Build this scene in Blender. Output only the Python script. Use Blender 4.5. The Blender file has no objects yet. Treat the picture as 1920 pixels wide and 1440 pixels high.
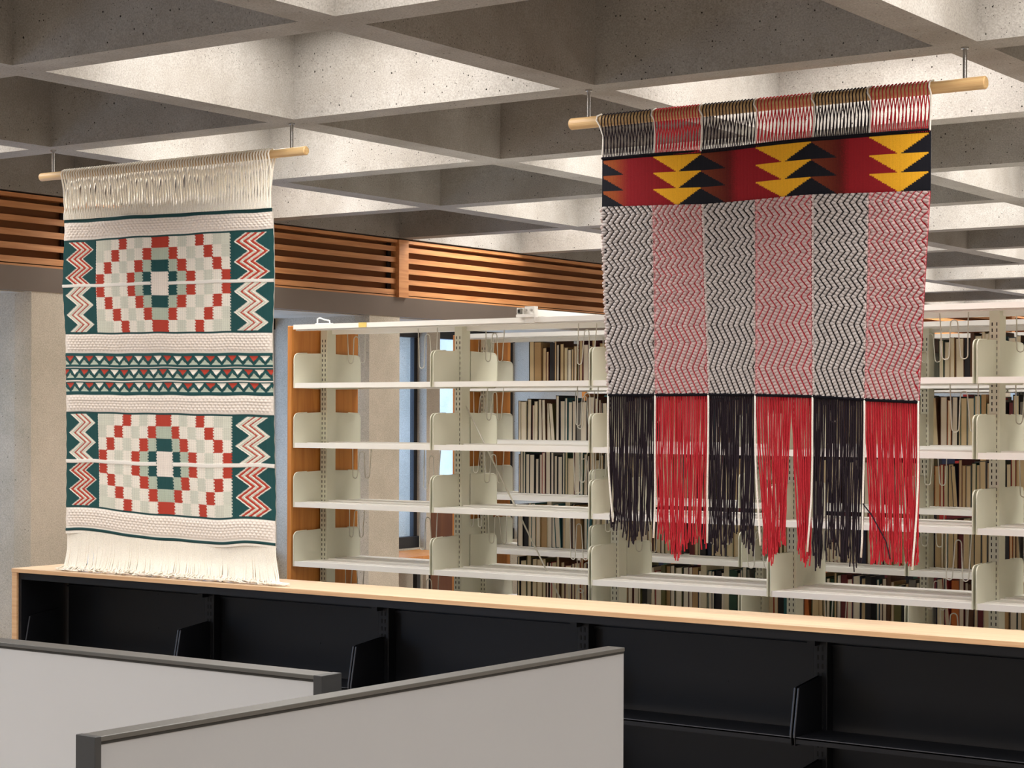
import bpy, bmesh, math, random
import numpy as np
from mathutils import Matrix, Vector

# ------------------------------------------------------------------ camera, world, exposure
SC = bpy.context.scene
COL = SC.collection
YAW, ROLL, EYE = 0.6111, 0.0032, 1.81
cd = bpy.data.cameras.new('camera'); cam = bpy.data.objects.new('camera', cd); COL.objects.link(cam)
cd.sensor_width = 36.0; cd.lens = 3580.0 / 1920.0 * 36.0; cd.shift_y = (776.44 - 720.0) / 1920.0
cd.clip_start = 0.05; cd.clip_end = 200
cam.matrix_world = (Matrix.Translation((0, 0, EYE)) @ Matrix.Rotation(YAW, 4, 'Z')
                    @ Matrix.Rotation(math.pi / 2, 4, 'X') @ Matrix.Rotation(ROLL, 4, 'Z'))
SC.camera = cam
SC.view_settings.view_transform = 'Standard'; SC.view_settings.look = 'None'
SC.view_settings.exposure = 0.0; SC.view_settings.gamma = 1.0; SC.view_settings.use_curve_mapping = False
SC.cycles.use_denoising = True
SC.cycles.max_bounces = 8; SC.cycles.diffuse_bounces = 5; SC.cycles.glossy_bounces = 3
SC.cycles.transmission_bounces = 6; SC.cycles.transparent_max_bounces = 8
SC.cycles.sample_clamp_indirect = 6.0
w = bpy.data.worlds.new('world'); SC.world = w; w.use_nodes = True
bg = w.node_tree.nodes['Background']; bg.inputs['Color'].default_value = (0.42, 0.62, 1.0, 1); bg.inputs['Strength'].default_value = 5.4

LAMP_W = 34.0            # each fixture in a lit coffer
LAMP_COL = (1.0, 0.975, 0.95)
LAMP_SPREAD = math.radians(172)

random.seed(7); RNG = np.random.default_rng(5)
M = 1.524
U0, V0, HC = -5.5287, 6.2239, 3.0673         # grid node above the white hanging; soffit height
HZ = 1.067                                    # top of the low bookcase

# ------------------------------------------------------------------ helpers
def lin(c):
    return tuple(((x/255)/12.92 if x/255 <= .04045 else ((x/255+.055)/1.055)**2.4) for x in c)

def mat(name, col, rough=.6, metal=0., spec=.5, noise=0., nscale=20., stretch=(1,1,1), bump=0., bscale=60.):
    m = bpy.data.materials.new(name); m.use_nodes = True
    nt = m.node_tree; b = nt.nodes['Principled BSDF']
    c = lin(col) + (1,)
    b.inputs['Base Color'].default_value = c; b.inputs['Roughness'].default_value = rough
    b.inputs['Metallic'].default_value = metal; b.inputs['Specular IOR Level'].default_value = spec
    if noise > 0 or bump > 0:
        tc = nt.nodes.new('ShaderNodeTexCoord'); mp = nt.nodes.new('ShaderNodeMapping')
        mp.inputs['Scale'].default_value = stretch; nt.links.new(tc.outputs['Object'], mp.inputs['Vector'])
    if noise > 0:
        n = nt.nodes.new('ShaderNodeTexNoise'); n.inputs['Scale'].default_value = nscale; n.inputs['Detail'].default_value = 5
        nt.links.new(mp.outputs['Vector'], n.inputs['Vector'])
        r = nt.nodes.new('ShaderNodeValToRGB'); r.color_ramp.elements[0].position = .3; r.color_ramp.elements[1].position = .7
        r.color_ramp.elements[0].color = tuple(x*(1-noise) for x in c[:3]) + (1,)
        r.color_ramp.elements[1].color = tuple(min(1, x*(1+noise)) for x in c[:3]) + (1,)
        nt.links.new(n.outputs['Fac'], r.inputs['Fac']); nt.links.new(r.outputs['Color'], b.inputs['Base Color'])
    if bump > 0:
        n2 = nt.nodes.new('ShaderNodeTexNoise'); n2.inputs['Scale'].default_value = bscale; n2.inputs['Detail'].default_value = 4
        nt.links.new(mp.outputs['Vector'], n2.inputs['Vector'])
        bp = nt.nodes.new('ShaderNodeBump'); bp.inputs['Strength'].default_value = bump; bp.inputs['Distance'].default_value = .01
        nt.links.new(n2.outputs['Fac'], bp.inputs['Height']); nt.links.new(bp.outputs['Normal'], b.inputs['Normal'])
    return m

def concrete(name, base, dark, pit=(40, 36, 32), pits=1.0):
    m = bpy.data.materials.new(name); m.use_nodes = True
    nt = m.node_tree; L = nt.links; b = nt.nodes['Principled BSDF']; b.inputs['Roughness'].default_value = .92
    b.inputs['Specular IOR Level'].default_value = .2
    tc = nt.nodes.new('ShaderNodeTexCoord')
    geo = nt.nodes.new('ShaderNodeNewGeometry')
    n = nt.nodes.new('ShaderNodeTexNoise'); n.inputs['Scale'].default_value = 2.3; n.inputs['Detail'].default_value = 8; n.inputs['Roughness'].default_value = .62
    L.new(geo.outputs['Position'], n.inputs['Vector'])
    r = nt.nodes.new('ShaderNodeValToRGB'); r.color_ramp.elements[0].position = .36; r.color_ramp.elements[1].position = .64
    r.color_ramp.elements[0].color = lin(dark) + (1,); r.color_ramp.elements[1].color = lin(base) + (1,)
    L.new(n.outputs['Fac'], r.inputs['Fac'])
    g = nt.nodes.new('ShaderNodeTexNoise'); g.inputs['Scale'].default_value = 160; g.inputs['Detail'].default_value = 3
    L.new(geo.outputs['Position'], g.inputs['Vector'])
    mx = nt.nodes.new('ShaderNodeMix'); mx.data_type = 'RGBA'; mx.blend_type = 'OVERLAY'; mx.inputs['Factor'].default_value = .45
    L.new(r.outputs['Color'], mx.inputs[6]); L.new(g.outputs['Fac'], mx.inputs[7])
    prev = mx.outputs[2]; hs = []
    for sc, th in ((46, .22), (110, .24)):
        v = nt.nodes.new('ShaderNodeTexVoronoi'); v.inputs['Scale'].default_value = sc
        nd = nt.nodes.new('ShaderNodeTexNoise'); nd.inputs['Scale'].default_value = sc*1.7
        L.new(geo.outputs['Position'], nd.inputs['Vector'])
        L.new(geo.outputs['Position'], v.inputs['Vector'])
        # only some cells hold an air hole, of varying size
        sep = nt.nodes.new('ShaderNodeSeparateColor'); L.new(v.outputs['Color'], sep.inputs['Color'])
        size = nt.nodes.new('ShaderNodeMapRange'); size.inputs[1].default_value = .46 if sc < 50 else .50; size.inputs[2].default_value = 1.0
        size.inputs[3].default_value = 0; size.inputs[4].default_value = th*pits
        L.new(sep.outputs[0], size.inputs[0])
        add = nt.nodes.new('ShaderNodeMath'); add.operation = 'MULTIPLY_ADD'
        L.new(nd.outputs['Fac'], add.inputs[0]); add.inputs[1].default_value = .25; L.new(v.outputs['Distance'], add.inputs[2])
        sub = nt.nodes.new('ShaderNodeMath'); sub.operation = 'SUBTRACT'; L.new(size.outputs[0], sub.inputs[0]); L.new(add.outputs[0], sub.inputs[1])
        st = nt.nodes.new('ShaderNodeMapRange'); st.inputs[1].default_value = -.11; st.inputs[2].default_value = -.05
        L.new(sub.outputs[0], st.inputs[0])
        m2 = nt.nodes.new('ShaderNodeMix'); m2.data_type = 'RGBA'
        L.new(st.outputs[0], m2.inputs['Factor']); L.new(prev, m2.inputs[6]); m2.inputs[7].default_value = lin(pit) + (1,)
        prev = m2.outputs[2]; hs.append(st.outputs[0])
    L.new(prev, b.inputs['Base Color'])
    mxh = nt.nodes.new('ShaderNodeMath'); mxh.operation = 'MULTIPLY_ADD'
    L.new(hs[0], mxh.inputs[0]); mxh.inputs[1].default_value = -2.0; L.new(g.outputs['Fac'], mxh.inputs[2])
    bp = nt.nodes.new('ShaderNodeBump'); bp.inputs['Strength'].default_value = .35; bp.inputs['Distance'].default_value = .004
    L.new(mxh.outputs[0], bp.inputs['Height']); L.new(bp.outputs['Normal'], b.inputs['Normal'])
    return m

def wood(name, light, dark, scale=(3, 40, 40), rough=.45, contrast=(.3, .7)):
    m = bpy.data.materials.new(name); m.use_nodes = True
    nt = m.node_tree; L = nt.links; b = nt.nodes['Principled BSDF']; b.inputs['Roughness'].default_value = rough
    geo = nt.nodes.new('ShaderNodeNewGeometry'); mp = nt.nodes.new('ShaderNodeMapping'); mp.inputs['Scale'].default_value = scale
    L.new(geo.outputs['Position'], mp.inputs['Vector'])
    n = nt.nodes.new('ShaderNodeTexNoise'); n.inputs['Scale'].default_value = 1.0; n.inputs['Detail'].default_value = 6; n.inputs['Distortion'].default_value = .6
    L.new(mp.outputs['Vector'], n.inputs['Vector'])
    r = nt.nodes.new('ShaderNodeValToRGB'); r.color_ramp.elements[0].position = contrast[0]; r.color_ramp.elements[1].position = contrast[1]
    r.color_ramp.elements[0].color = lin(dark) + (1,); r.color_ramp.elements[1].color = lin(light) + (1,)
    L.new(n.outputs['Fac'], r.inputs['Fac']); L.new(r.outputs['Color'], b.inputs['Base Color'])
    return m

def attr_mat(name, rough=.9, fuzz=0.12, nscale=500.):
    m = bpy.data.materials.new(name); m.use_nodes = True
    nt = m.node_tree; L = nt.links; b = nt.nodes['Principled BSDF']; b.inputs['Roughness'].default_value = rough
    b.inputs['Specular IOR Level'].default_value = .15
    b.inputs['Sheen Weight'].default_value = .15
    a = nt.nodes.new('ShaderNodeAttribute'); a.attribute_name = 'yarn'
    geo = nt.nodes.new('ShaderNodeNewGeometry')
    n = nt.nodes.new('ShaderNodeTexNoise'); n.inputs['Scale'].default_value = nscale; n.inputs['Detail'].default_value = 2
    L.new(geo.outputs['Position'], n.inputs['Vector'])
    mr = nt.nodes.new('ShaderNodeMapRange'); mr.inputs[3].default_value = 1-fuzz*2; mr.inputs[4].default_value = 1+fuzz*2
    L.new(n.outputs['Fac'], mr.inputs[0])
    mx = nt.nodes.new('ShaderNodeVectorMath'); mx.operation = 'MULTIPLY'
    L.new(a.outputs['Color'], mx.inputs[0]); L.new(mr.outputs[0], mx.inputs[1]); L.new(mx.outputs[0], b.inputs['Base Color'])
    return m

ORG = {}
def tag(o, label=None, cat=None, group=None, kind=None):
    if label: o['label'] = label
    if cat: o['category'] = cat
    if group: o['group'] = group
    if kind: o['kind'] = kind
    return o

def empty(name, loc, label, cat, group=None):
    o = bpy.data.objects.new(name, None); COL.objects.link(o); o.location = loc; o.empty_display_size = .1
    ORG[o.name] = Vector(loc)
    return tag(o, label, cat, group)

def place(name, me, loc=(0, 0, 0), parent=None, rot=None, scale=None):
    """link a mesh as an object; loc is in room coordinates, also for a child"""
    o = bpy.data.objects.new(name, me); COL.objects.link(o)
    org = ORG.get(parent.name, Vector((0, 0, 0))) if parent else Vector((0, 0, 0))
    ORG[o.name] = Vector(loc)
    o.location = Vector(loc) - org
    if rot: o.rotation_euler = rot
    if scale: o.scale = scale
    if parent: o.parent = parent
    return o

class MB:
    def __init__(s): s.v = []; s.f = []; s.n = 0; s.mi = []; s.cur = 0
    def add(s, vs, fs):
        s.v.extend(vs); s.f.extend([tuple(i+s.n for i in f) for f in fs]); s.mi.extend([s.cur]*len(fs)); s.n += len(vs)
    def box(s, x0, x1, y0, y1, z0, z1):
        s.add([(x0,y0,z0),(x1,y0,z0),(x1,y1,z0),(x0,y1,z0),(x0,y0,z1),(x1,y0,z1),(x1,y1,z1),(x0,y1,z1)],
              [(0,3,2,1),(4,5,6,7),(0,1,5,4),(1,2,6,5),(2,3,7,6),(3,0,4,7)])
    def quad(s, a, b, c, d): s.add([a, b, c, d], [(0, 1, 2, 3)])
    def prism(s, poly, fn, a, b):
        """poly: 2D list; fn(p, t) -> 3D point, extruded from t=a to t=b"""
        n = len(poly)
        s.add([fn(p, a) for p in poly] + [fn(p, b) for p in poly],
              [tuple(range(n-1, -1, -1)), tuple(range(n, 2*n))] + [(i, (i+1) % n, n+(i+1) % n, n+i) for i in range(n)])
    def tube(s, pts, r, n=5, cap=False):
        pts = [Vector(p) for p in pts]; K = len(pts); vs = []; fs = []
        up = None
        for i, p in enumerate(pts):
            t = (pts[min(i+1, K-1)] - pts[max(i-1, 0)])
            if t.length < 1e-9: t = Vector((0, 0, 1))
            t.normalize()
            if up is None: up = t.orthogonal().normalized()
            up = (up - t*up.dot(t))
            up = up.normalized() if up.length > 1e-6 else t.orthogonal().normalized()
            side = t.cross(up); rr = r[i] if isinstance(r, (list, tuple)) else r
            for k in range(n):
                a = 2*math.pi*k/n; vs.append(tuple(p + rr*(math.cos(a)*up + math.sin(a)*side)))
        for i in range(K-1):
            for k in range(n):
                k2 = (k+1) % n; fs.append((i*n+k, i*n+k2, (i+1)*n+k2, (i+1)*n+k))
        if cap: fs += [tuple(range(n-1, -1, -1)), tuple((K-1)*n+k for k in range(n))]
        s.add(vs, fs)
    def mesh(s, name, mats, org=(0, 0, 0), smooth=False):
        me = bpy.data.meshes.new(name)
        v = np.array(s.v, dtype=np.float64) - np.array(org, dtype=np.float64)
        me.from_pydata(v.tolist(), [], s.f)
        for m in (mats if isinstance(mats, (list, tuple)) else [mats]): me.materials.append(m)
        if any(s.mi): me.polygons.foreach_set('material_index', s.mi)
        if smooth: me.polygons.foreach_set('use_smooth', [True]*len(s.f))
        me.update(); return me
    def build(s, name, mats, parent=None, smooth=False, loc=None, bevel=0):
        org = ORG.get(parent.name, Vector((0, 0, 0))) if parent else Vector((0, 0, 0))
        if loc is None: loc = org
        me = s.mesh(name, mats, loc, smooth)
        o = place(name, me, loc, parent)
        if bevel:
            b = o.modifiers.new('bevel', 'BEVEL'); b.width = bevel; b.segments = 2; b.limit_method = 'ANGLE'
        return o

def struct(o): o['kind'] = 'structure'; return o
def boxmesh(name, m, *d):
    b = MB(); b.box(*d); return b.mesh(name, m)

# ------------------------------------------------------------------ materials
M_conc = concrete('cast_concrete', (156, 151, 144), (138, 132, 124))
M_pier = concrete('pier_concrete', (196, 184, 166), (178, 168, 150), pits=.8)
M_floor = mat('carpet', (168, 158, 148), .95, noise=.1, nscale=80, bump=.3)
M_plaster = mat('plaster', (190, 184, 174), .9, noise=.04)
M_slat = wood('slat_wood', (208, 148, 94), (178, 114, 64), (40, 2.5, 40), .5)
M_slatback = mat('slat_backing', (124, 78, 44), .9)
M_fascia = mat('bronze_fascia', (120, 108, 98), .38, .55, noise=.06, nscale=2)
M_frame = mat('black_frame', (28, 28, 30), .45)
M_shelf = mat('cream_steel', (240, 237, 230), .45, noise=.02, nscale=6)
M_brack = mat('cream_steel_bracket', (216, 214, 194), .45, noise=.02, nscale=6)
M_slot = mat('slot_dark', (38, 36, 32), .8)
M_endwood = wood('end_panel_wood', (206, 138, 66), (180, 108, 44), (30, 30, 2.2), .4)
M_carrel = wood('carrel_wood', (120, 74, 38), (96, 54, 26), (30, 30, 2.2), .5)
M_oak = wood('maple_top', (220, 194, 162), (206, 172, 134), (1.6, 60, 60), .42, (.25, .75))
M_oakedge = wood('maple_edge', (212, 174, 132), (194, 150, 108), (1.6, 90, 90), .5)
M_black = mat('black_steel', (13, 14, 18), .45, noise=.05, nscale=4, spec=.28)
M_blackglint = mat('black_steel_highlight', (70, 72, 78), .3, .6)  # paler copy of the black steel, a painted highlight for the edges
M_dowel = wood('dowel_wood', (210, 178, 126), (188, 148, 98), (2.5, 60, 60), .5)
M_steel = mat('brushed_rod', (190, 188, 186), .22, .95)
M_wire = mat('wire_steel', (208, 204, 190), .35, .35)
M_panelwhite = mat('screen_laminate', (182, 182, 183), .5, noise=.015, nscale=3)
M_panelshade = mat('screen_laminate_shaded', (156, 156, 157), .5, noise=.015, nscale=3)  # same white laminate, with the shade of its facing put into the colour
M_cap = mat('screen_cap', (92, 90, 86), .4, .5)
M_capd = mat('screen_end_cap', (44, 44, 44), .45)
M_yarn = attr_mat('woven_yarn')
M_soumak = attr_mat('soumak_yarn', fuzz=.1, nscale=350)
def yarn(n, c): return mat(n, c, .95, spec=.12, noise=.12, nscale=300)
Y_cream = yarn('cream_cord', (242, 235, 221)); Y_red = yarn('red_cord', (182, 46, 55)); Y_black = yarn('black_cord', (42, 34, 40))
Y_white = yarn('white_cord', (236, 230, 220)); Y_blk2 = yarn('black_selvedge', (22, 20, 26))
M_diff = bpy.data.materials.new('lamp_diffuser'); M_diff.use_nodes = True
_b = M_diff.node_tree.nodes['Principled BSDF']; _b.inputs['Emission Color'].default_value = (1, .96, .9, 1); _b.inputs['Emission Strength'].default_value = 1.5
M_glass = bpy.data.materials.new('window_glass'); M_glass.use_nodes = True
_nt = M_glass.node_tree; _nt.nodes.clear()
_o = _nt.nodes.new('ShaderNodeOutputMaterial'); _t = _nt.nodes.new('ShaderNodeBsdfTransparent'); _g = _nt.nodes.new('ShaderNodeBsdfGlossy')
_m = _nt.nodes.new('ShaderNodeMixShader'); _t.inputs[0].default_value = (.93, .96, .98, 1); _g.inputs['Roughness'].default_value = .02; _m.inputs[0].default_value = .06
_nt.links.new(_t.outputs[0], _m.inputs[1]); _nt.links.new(_g.outputs[0], _m.inputs[2]); _nt.links.new(_m.outputs[0], _o.inputs[0])

# ------------------------------------------------------------------ room shell
WX = -8.53                                    # face of the slatted wall
I0, I1, J0, J1 = -2, 6, -6, 15
X1 = U0 + M*(I1+1); Y0 = V0 + M*J0; Y1 = V0 + M*(J1+1)
b = MB(); b.box(-9.9, X1, Y0, Y1, -.1, 0); struct(b.build('floor', M_floor))
b = MB()
hw = .0762
for i in range(I0, I1+2):
    x = U0 + M*i
    b.box(x-hw, x+hw, Y0, Y1, HC, HC+.02)
for i in range(I0, I1+1):
    for j in range(J0, J1+2):
        x = U0 + M*i; y = V0 + M*j
        b.box(x+hw, x+M-hw, y-hw, y+hw, HC, HC+.02)
b.box(-9.9, X1, Y0, Y1, HC+.62, HC+.72)
ceil = struct(b.build('ceiling', M_conc))
c = MB(); a0 = hw; a1 = M-hw; d = .018; H = .56
lo = [(a0, a0, 0), (a1, a0, 0), (a1, a1, 0), (a0, a1, 0)]
hi = [(a0+d, a0+d, H), (a1-d, a0+d, H), (a1-d, a1-d, H), (a0+d, a1-d, H)]
c.add(lo+hi, [(0, 1, 5, 4), (1, 2, 6, 5), (2, 3, 7, 6), (3, 0, 4, 7), (4, 5, 6, 7)])
coffer_me = c.mesh('coffer', M_conc)
hb = MB(); hb.box(-.5, .5, -.5, .5, 0, .05); house_me = hb.mesh('housing', M_plaster)
db = MB(); db.box(-.46, .46, -.46, .46, -.012, 0); diff_me = db.mesh('diffuser', M_diff)
LD = bpy.data.lights.new('coffer_lamp', 'AREA'); LD.shape = 'SQUARE'; LD.size = .92; LD.energy = LAMP_W; LD.color = LAMP_COL; LD.spread = LAMP_SPREAD
for i in range(I0, I1+1):
    for j in range(J0, J1+1):
        x = U0 + M*i; y = V0 + M*j
        place('coffer', coffer_me, (x, y, HC), ceil)
        if (i+j) % 2:
            f = empty('ceiling_light', (x+M/2, y+M/2, HC+.40), 'flat square light recessed deep in a lit concrete ceiling coffer', 'ceiling light', 'lights in alternate ceiling coffers')
            place('housing', house_me, (x+M/2, y+M/2, HC+.41), f)
            place('diffuser', diff_me, (x+M/2, y+M/2, HC+.41), f)
            lo_ = bpy.data.objects.new('lamp', LD); COL.objects.link(lo_); lo_.parent = f; lo_.location = (0, 0, -.008)

# closing walls behind and beside the camera, and far end
b = MB(); b.box(X1, X1+.1, Y0, Y1, 0, HC+.7); struct(b.build('wall_right', M_plaster))
b = MB(); b.box(-9.9, X1, Y0-.1, Y0, 0, HC+.7); struct(b.build('wall_back', M_plaster))
b = MB(); b.box(-9.9, X1, Y1, Y1+.1, 0, HC+.7); struct(b.build('wall_far', M_pier))

# slatted wall band, in panels between posts every two modules
post_v = [V0 + M*k for k in (-5, -3, -1, 1, 3, 5, 7, 9, 11, 13, 15)]
post_v = [v - .02 for v in post_v]
top = HC-.010; bot = 2.645
pl = {3: 'orange wood slatted panel at the left frame edge, left of the white hanging', 4: 'orange wood slatted panel between the white hanging and the wooden post',
      5: 'orange wood slatted panel right of the wooden post, running to the red hanging'}
for a, bb_ in zip(post_v[:-1], post_v[1:]):
    mid = (a+bb_)/2
    p = empty('slatted_panel', (WX, mid, bot), pl.get(post_v.index(a), 'orange wood slatted panel far along the window wall, hidden or glimpsed over the shelving'), 'wall panel', 'slatted wood panels along the window wall')
    q = MB(); q.box(WX-.10, WX-.07, a+.056, bb_-.055, bot, top); q.build('backing', M_slatback, p)
    q = MB(); q.box(WX-.10, WX+.012, a+.055, bb_-.055, top-.022, top); q.build('top_rail', M_slat, p)
    q = MB(); q.box(WX-.10, WX, a+.055, bb_-.055, bot, bot+.012); q.build('bottom_rail', M_slat, p)
    L_ = bb_-a-.11
    sm = MB()
    sm.add([(-.07, -L_/2, -.006), (0, -L_/2, -.018), (0, L_/2, -.018), (-.07, L_/2, -.006), (-.07, -L_/2, .012), (0, -L_/2, .018), (0, L_/2, .018), (-.07, L_/2, .012)],
           [(0,3,2,1),(4,5,6,7),(0,1,5,4),(1,2,6,5),(2,3,7,6),(3,0,4,7)])
    sme = sm.mesh('slat', M_slat)
    for k in range(5):
        z = bot + .036 + .0775*k
        place('slat', sme, (WX, mid, z), p)
    q = MB()
    for k in range(5):
        z = bot + .036 + .0775*k + .039
        q.box(WX-.055, WX-.045, a+.055, a+.095, z-.024, z+.024); q.box(WX-.055, WX-.045, bb_-.095, bb_-.055, z-.024, z+.024)
    q.build('notch_shade', M_frame, p)  # black plates put in as the shade of the deeper gaps at slat ends
    q = MB(); q.box(WX-.10, WX+.03, bb_-.055, bb_+.055, bot-.001, top); q.build('post', M_slat, p)
b = MB(); b.box(WX-.06, WX+.004, Y0, Y1, 2.505, 2.645); b.box(WX-.5, WX-.06, Y0, Y1, 2.60, 2.64)
b.box(WX-.4, WX-.38, Y0, Y1, 2.6, HC+.6)
o = struct(b.build('trim_1', M_fascia)); o['label'] = 'dark bronze metal fascia under the wooden slats'
# head slab of the window bays
b = MB(); b.box(-9.75, WX-.05, Y0, Y1, 2.50, 2.62); b.box(-9.75, WX-.4, Y0, Y1, 2.62, HC+.7); struct(b.build('trim_2', M_pier))

# window bays: splayed concrete piers at every second module
pier_c = [V0 + M*k for k in (-3, -1, 1, 3, 5, 7, 9, 11, 13, 15)]
b = MB()
for pc in pier_c:
    poly = [(-9.8, pc-.40), (-8.64, pc-.40), (-8.60, pc-.392), (-8.57, pc-.385), (WX, pc-.372), (WX, pc-.03), (-8.62, pc+.02), (-9.8, pc+.10)]
    b.prism(poly, lambda p, t: (p[0], p[1], t), 0, 2.52)
    poly = [(-9.8, pc+1.315), (-9.318, pc+1.315), (-9.318, pc+1.49), (-9.8, pc+1.49)]
    b.prism(poly, lambda p, t: (p[0], p[1], t), 0, 2.52)
b.box(-9.8, -9.35, Y0, Y1, 0, .74)
b.box(-18.2, -18, Y0-8, Y1+12, -1, 3.6)
wl = struct(b.build('wall_left', M_pier))
n = 0
for pc in pier_c:
    for (ya, yb) in ((pc+.09, pc+1.315), (pc+1.49, pc+M*2-.39)):
        n += 1
        q = MB(); X = -9.42
        fr = .045
        q.box(X-.04, X+.03, ya, yb, .74, .74+.09); q.box(X-.04, X+.03, ya, yb, 2.42, 2.51)
        q.box(X-.03, X+.008, ya, ya+fr, .74, 2.5); q.box(X-.03, X+.008, yb-fr, yb, .74, 2.5)
        wn = struct(q.build('window_%d' % n, M_frame, loc=(X, (ya+yb)/2, .74)))
        q = MB(); q.box(X-.008, X, ya+fr, yb-fr, .83, 2.42); q.build('pane', M_glass, wn)

# ------------------------------------------------------------------ steel shelving ranges
PITCHZ = [1.967, 1.659, 1.353, 1.048, .742, .436, .13]
UA = [-6.578, -5.675, -4.754, -3.834, -2.905, -1.985, -1.065, -.145]
BW = .9075
def shelf_mesh(w_):
    q = MB(); dpt = .232
    q.box(0, w_, 0, .006, -.026, 0)              # front lip
    q.box(0, w_, .004, dpt, -.006, -.002)        # pan
    q.box(0, w_, dpt-.004, dpt, -.02, .004)
    q.box(0, w_, .010, .016, -.026, -.02)
    q.box(0, w_, .10, .104, -.0025, .0005)       # pressed line along the pan
    return q.mesh('shelf', M_shelf)
SH = shelf_mesh(BW)
def bracket_mesh():
    q = MB(); t = .0022
    pts = [(0, -.026), (0, .105)]
    for k in range(6):
        a_ = math.pi - k*(math.pi/2)/5; pts.append((.03+.03*math.cos(a_), .122+.03*math.sin(a_)))
    pts += [(.226, .158), (.226, -.03)]
    q.prism(pts, lambda p, s: (s, p[0], p[1]), -t/2, t/2)
    # rolled front edge
    edge = [(0, .0, -.026), (0, .0, .105)] + [(0, p[0], p[1]) for p in pts[2:8]] + [(0, .10, .155)]
    q.tube([Vector(p) for p in edge], .0032, 6, True)
    return q.mesh('shelf_end', M_brack)
BR = bracket_mesh()
def post_mesh():
    q = MB(); H_ = 2.245
    q.box(-.022, .022, 0, .005, 0, H_); q.box(-.022, .022, .065, .07, 0, H_)
    q.box(.0195, .0225, .003, .067, 0, H_); q.box(-.0225, -.0195, .003, .067, 0, H_)
    return q.mesh('post', M_brack)
PO = post_mesh()
def slots_mesh():
    q = MB()
    for z in np.arange(.1, 2.2, .0254):
        for x in (-.010, .010):
            q.box(x-.0022, x+.0022, -.0008, .0002, z, z+.014)
            q.box(x-.0022, x+.0022, .0698, .0708, z, z+.014)
    return q.mesh('slots', M_slot)
SL = slots_mesh()

def make_range(u_list, v0, first_post, label, cat='bookshelf', levels=PITCHZ, endpanel=True):
    """double-faced cantilever shelving; front lip at v0, width .53"""
    r = empty('library_shelving', (u_list[0], v0+.265, 0), label, cat)
    vc = v0 + .212
    if endpanel:
        q = MB(); q.box(u_list[0]-.036, u_list[0]-.008, v0-.004, v0+.534, 0, 2.262)
        q.build('end_panel', M_endwood, r, bevel=.003)
    K = len(u_list)-1
    for k in range(K+1):
        u = u_list[k] + (.026 if k == 0 else (-.026 if k == K else 0))
        p = place('post', PO, (u, vc, 0), r)
        s = place('slots', SL, (u, vc, 0), p); s['kind'] = 'stuff'
    for k in range(K):
        ua = u_list[k]+.0105
        w_ = u_list[k+1]-u_list[k]-.021
        for lv, z in enumerate(levels):
            for side in (0, 1):
                if side == 0:
                    s = place('shelf', SH, (ua, v0, z), r, scale=(w_/BW, 1, 1))
                else:
                    s = place('shelf', SH, (ua+w_, v0+.53, z), r, rot=(0, 0, math.pi), scale=(w_/BW, 1, 1))
                for e in (0, 1):
                    x = ua-.002 if e == 0 else ua+w_+.002
                    if side == 0: o = place('shelf_end', BR, (x, v0-.002, z), r)
                    else: o = place('shelf_end', BR, (x, v0+.532, z), r, rot=(0, 0, math.pi))
    # canopy: shallow rails and underside
    for k in range(K):
        q = MB(); a_, b_ = u_list[k], u_list[k+1]
        q.box(a_, b_, v0+.0055, v0+.5245, 2.262, 2.2665)
        q.box(a_, b_, v0, v0+.005, 2.243, 2.267); q.box(a_, b_, v0+.525, v0+.53, 2.243, 2.267)
        q.box(a_, b_, v0+.02, v0+.05, 2.236, 2.262); q.box(a_, b_, v0+.48, v0+.51, 2.236, 2.262)
        q.box(a_, b_, v0+.25, v0+.28, 2.225, 2.262)
        q.build('canopy_top', M_shelf, r)
    return r
VA, VB, VC = 7.42, 8.78, 10.14
rA = make_range(UA, VA, 0, 'long empty cream steel shelving right behind the low black bookcase, orange wood end panel')
rB = make_range([u+.05 for u in UA], VB, 0, 'second cream shelving range holding the books, behind the empty one')
rC = make_range([u+.05 for u in UA], VC, 0, 'rearmost cream shelving range, seen in gaps above the rows of books')
q = MB(); q.tube([(-5.66, VA+.25, 1.86), (-5.165, VA+.25, 1.052), (-4.78, VA+.25, .42)], .004, 6); q.build('sway_brace', M_wire, rA)
q = MB(); q.tube([(-1.98, VA+.25, 1.95), (-1.10, VA+.25, .5)], .004, 6); q.build('sway_brace', M_wire, rA)
q = MB(); q.box(-6.14, -6.09, VA-.003, VA+.001, 2.243, 2.268); o = q.build('sticker', mat('yellow_sticker', (228, 200, 110), .6), rA); o['label'] = 'small yellow sticker on the top rail'

# cross ties over the aisles
for (u, va, vb, lab) in ((-5.14, VA-.02, VB+.1, 'white steel tie bar lying across the two front shelving tops'),):
    t = empty('cross_tie', (u, va, 2.267), lab, 'shelf tie')
    q = MB(); q.box(u-.018, u+.018, va, vb, 2.278, 2.281); q.box(u-.018, u-.015, va, vb, 2.281, 2.312); q.box(u+.015, u+.018, va, vb, 2.281, 2.312); q.box(u-.018, u+.018, va+.01, vb, 2.309, 2.312)
    q.build('channel', M_shelf, t)
    q = MB(); q.box(u+.02, u+.075, va+.01, va+.04, 2.240, 2.318); q.box(u-.02, u+.075, va-.004, va+.012, 2.267, 2.28)
    q.build('clamp', M_shelf, t)
    q = MB(); q.tube([(u+.03, va-.004, 2.30), (u+.03, va+.02, 2.30)], .006, 8, True); q.tube([(u+.06, va+.0, 2.30), (u+.06, va+.03, 2.30)], .006, 8, True); q.build('bolt', M_steel, t)
    q = MB(); q.box(u-.012, u+.0, va-.003, va, 2.288, 2.304); q.build('opening', M_slot, t)
t = empty('tie_clip', (-6.40, VA+.03, 2.267), 'small bent white metal clip on top of the shelving by its end panel', 'clip')
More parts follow.
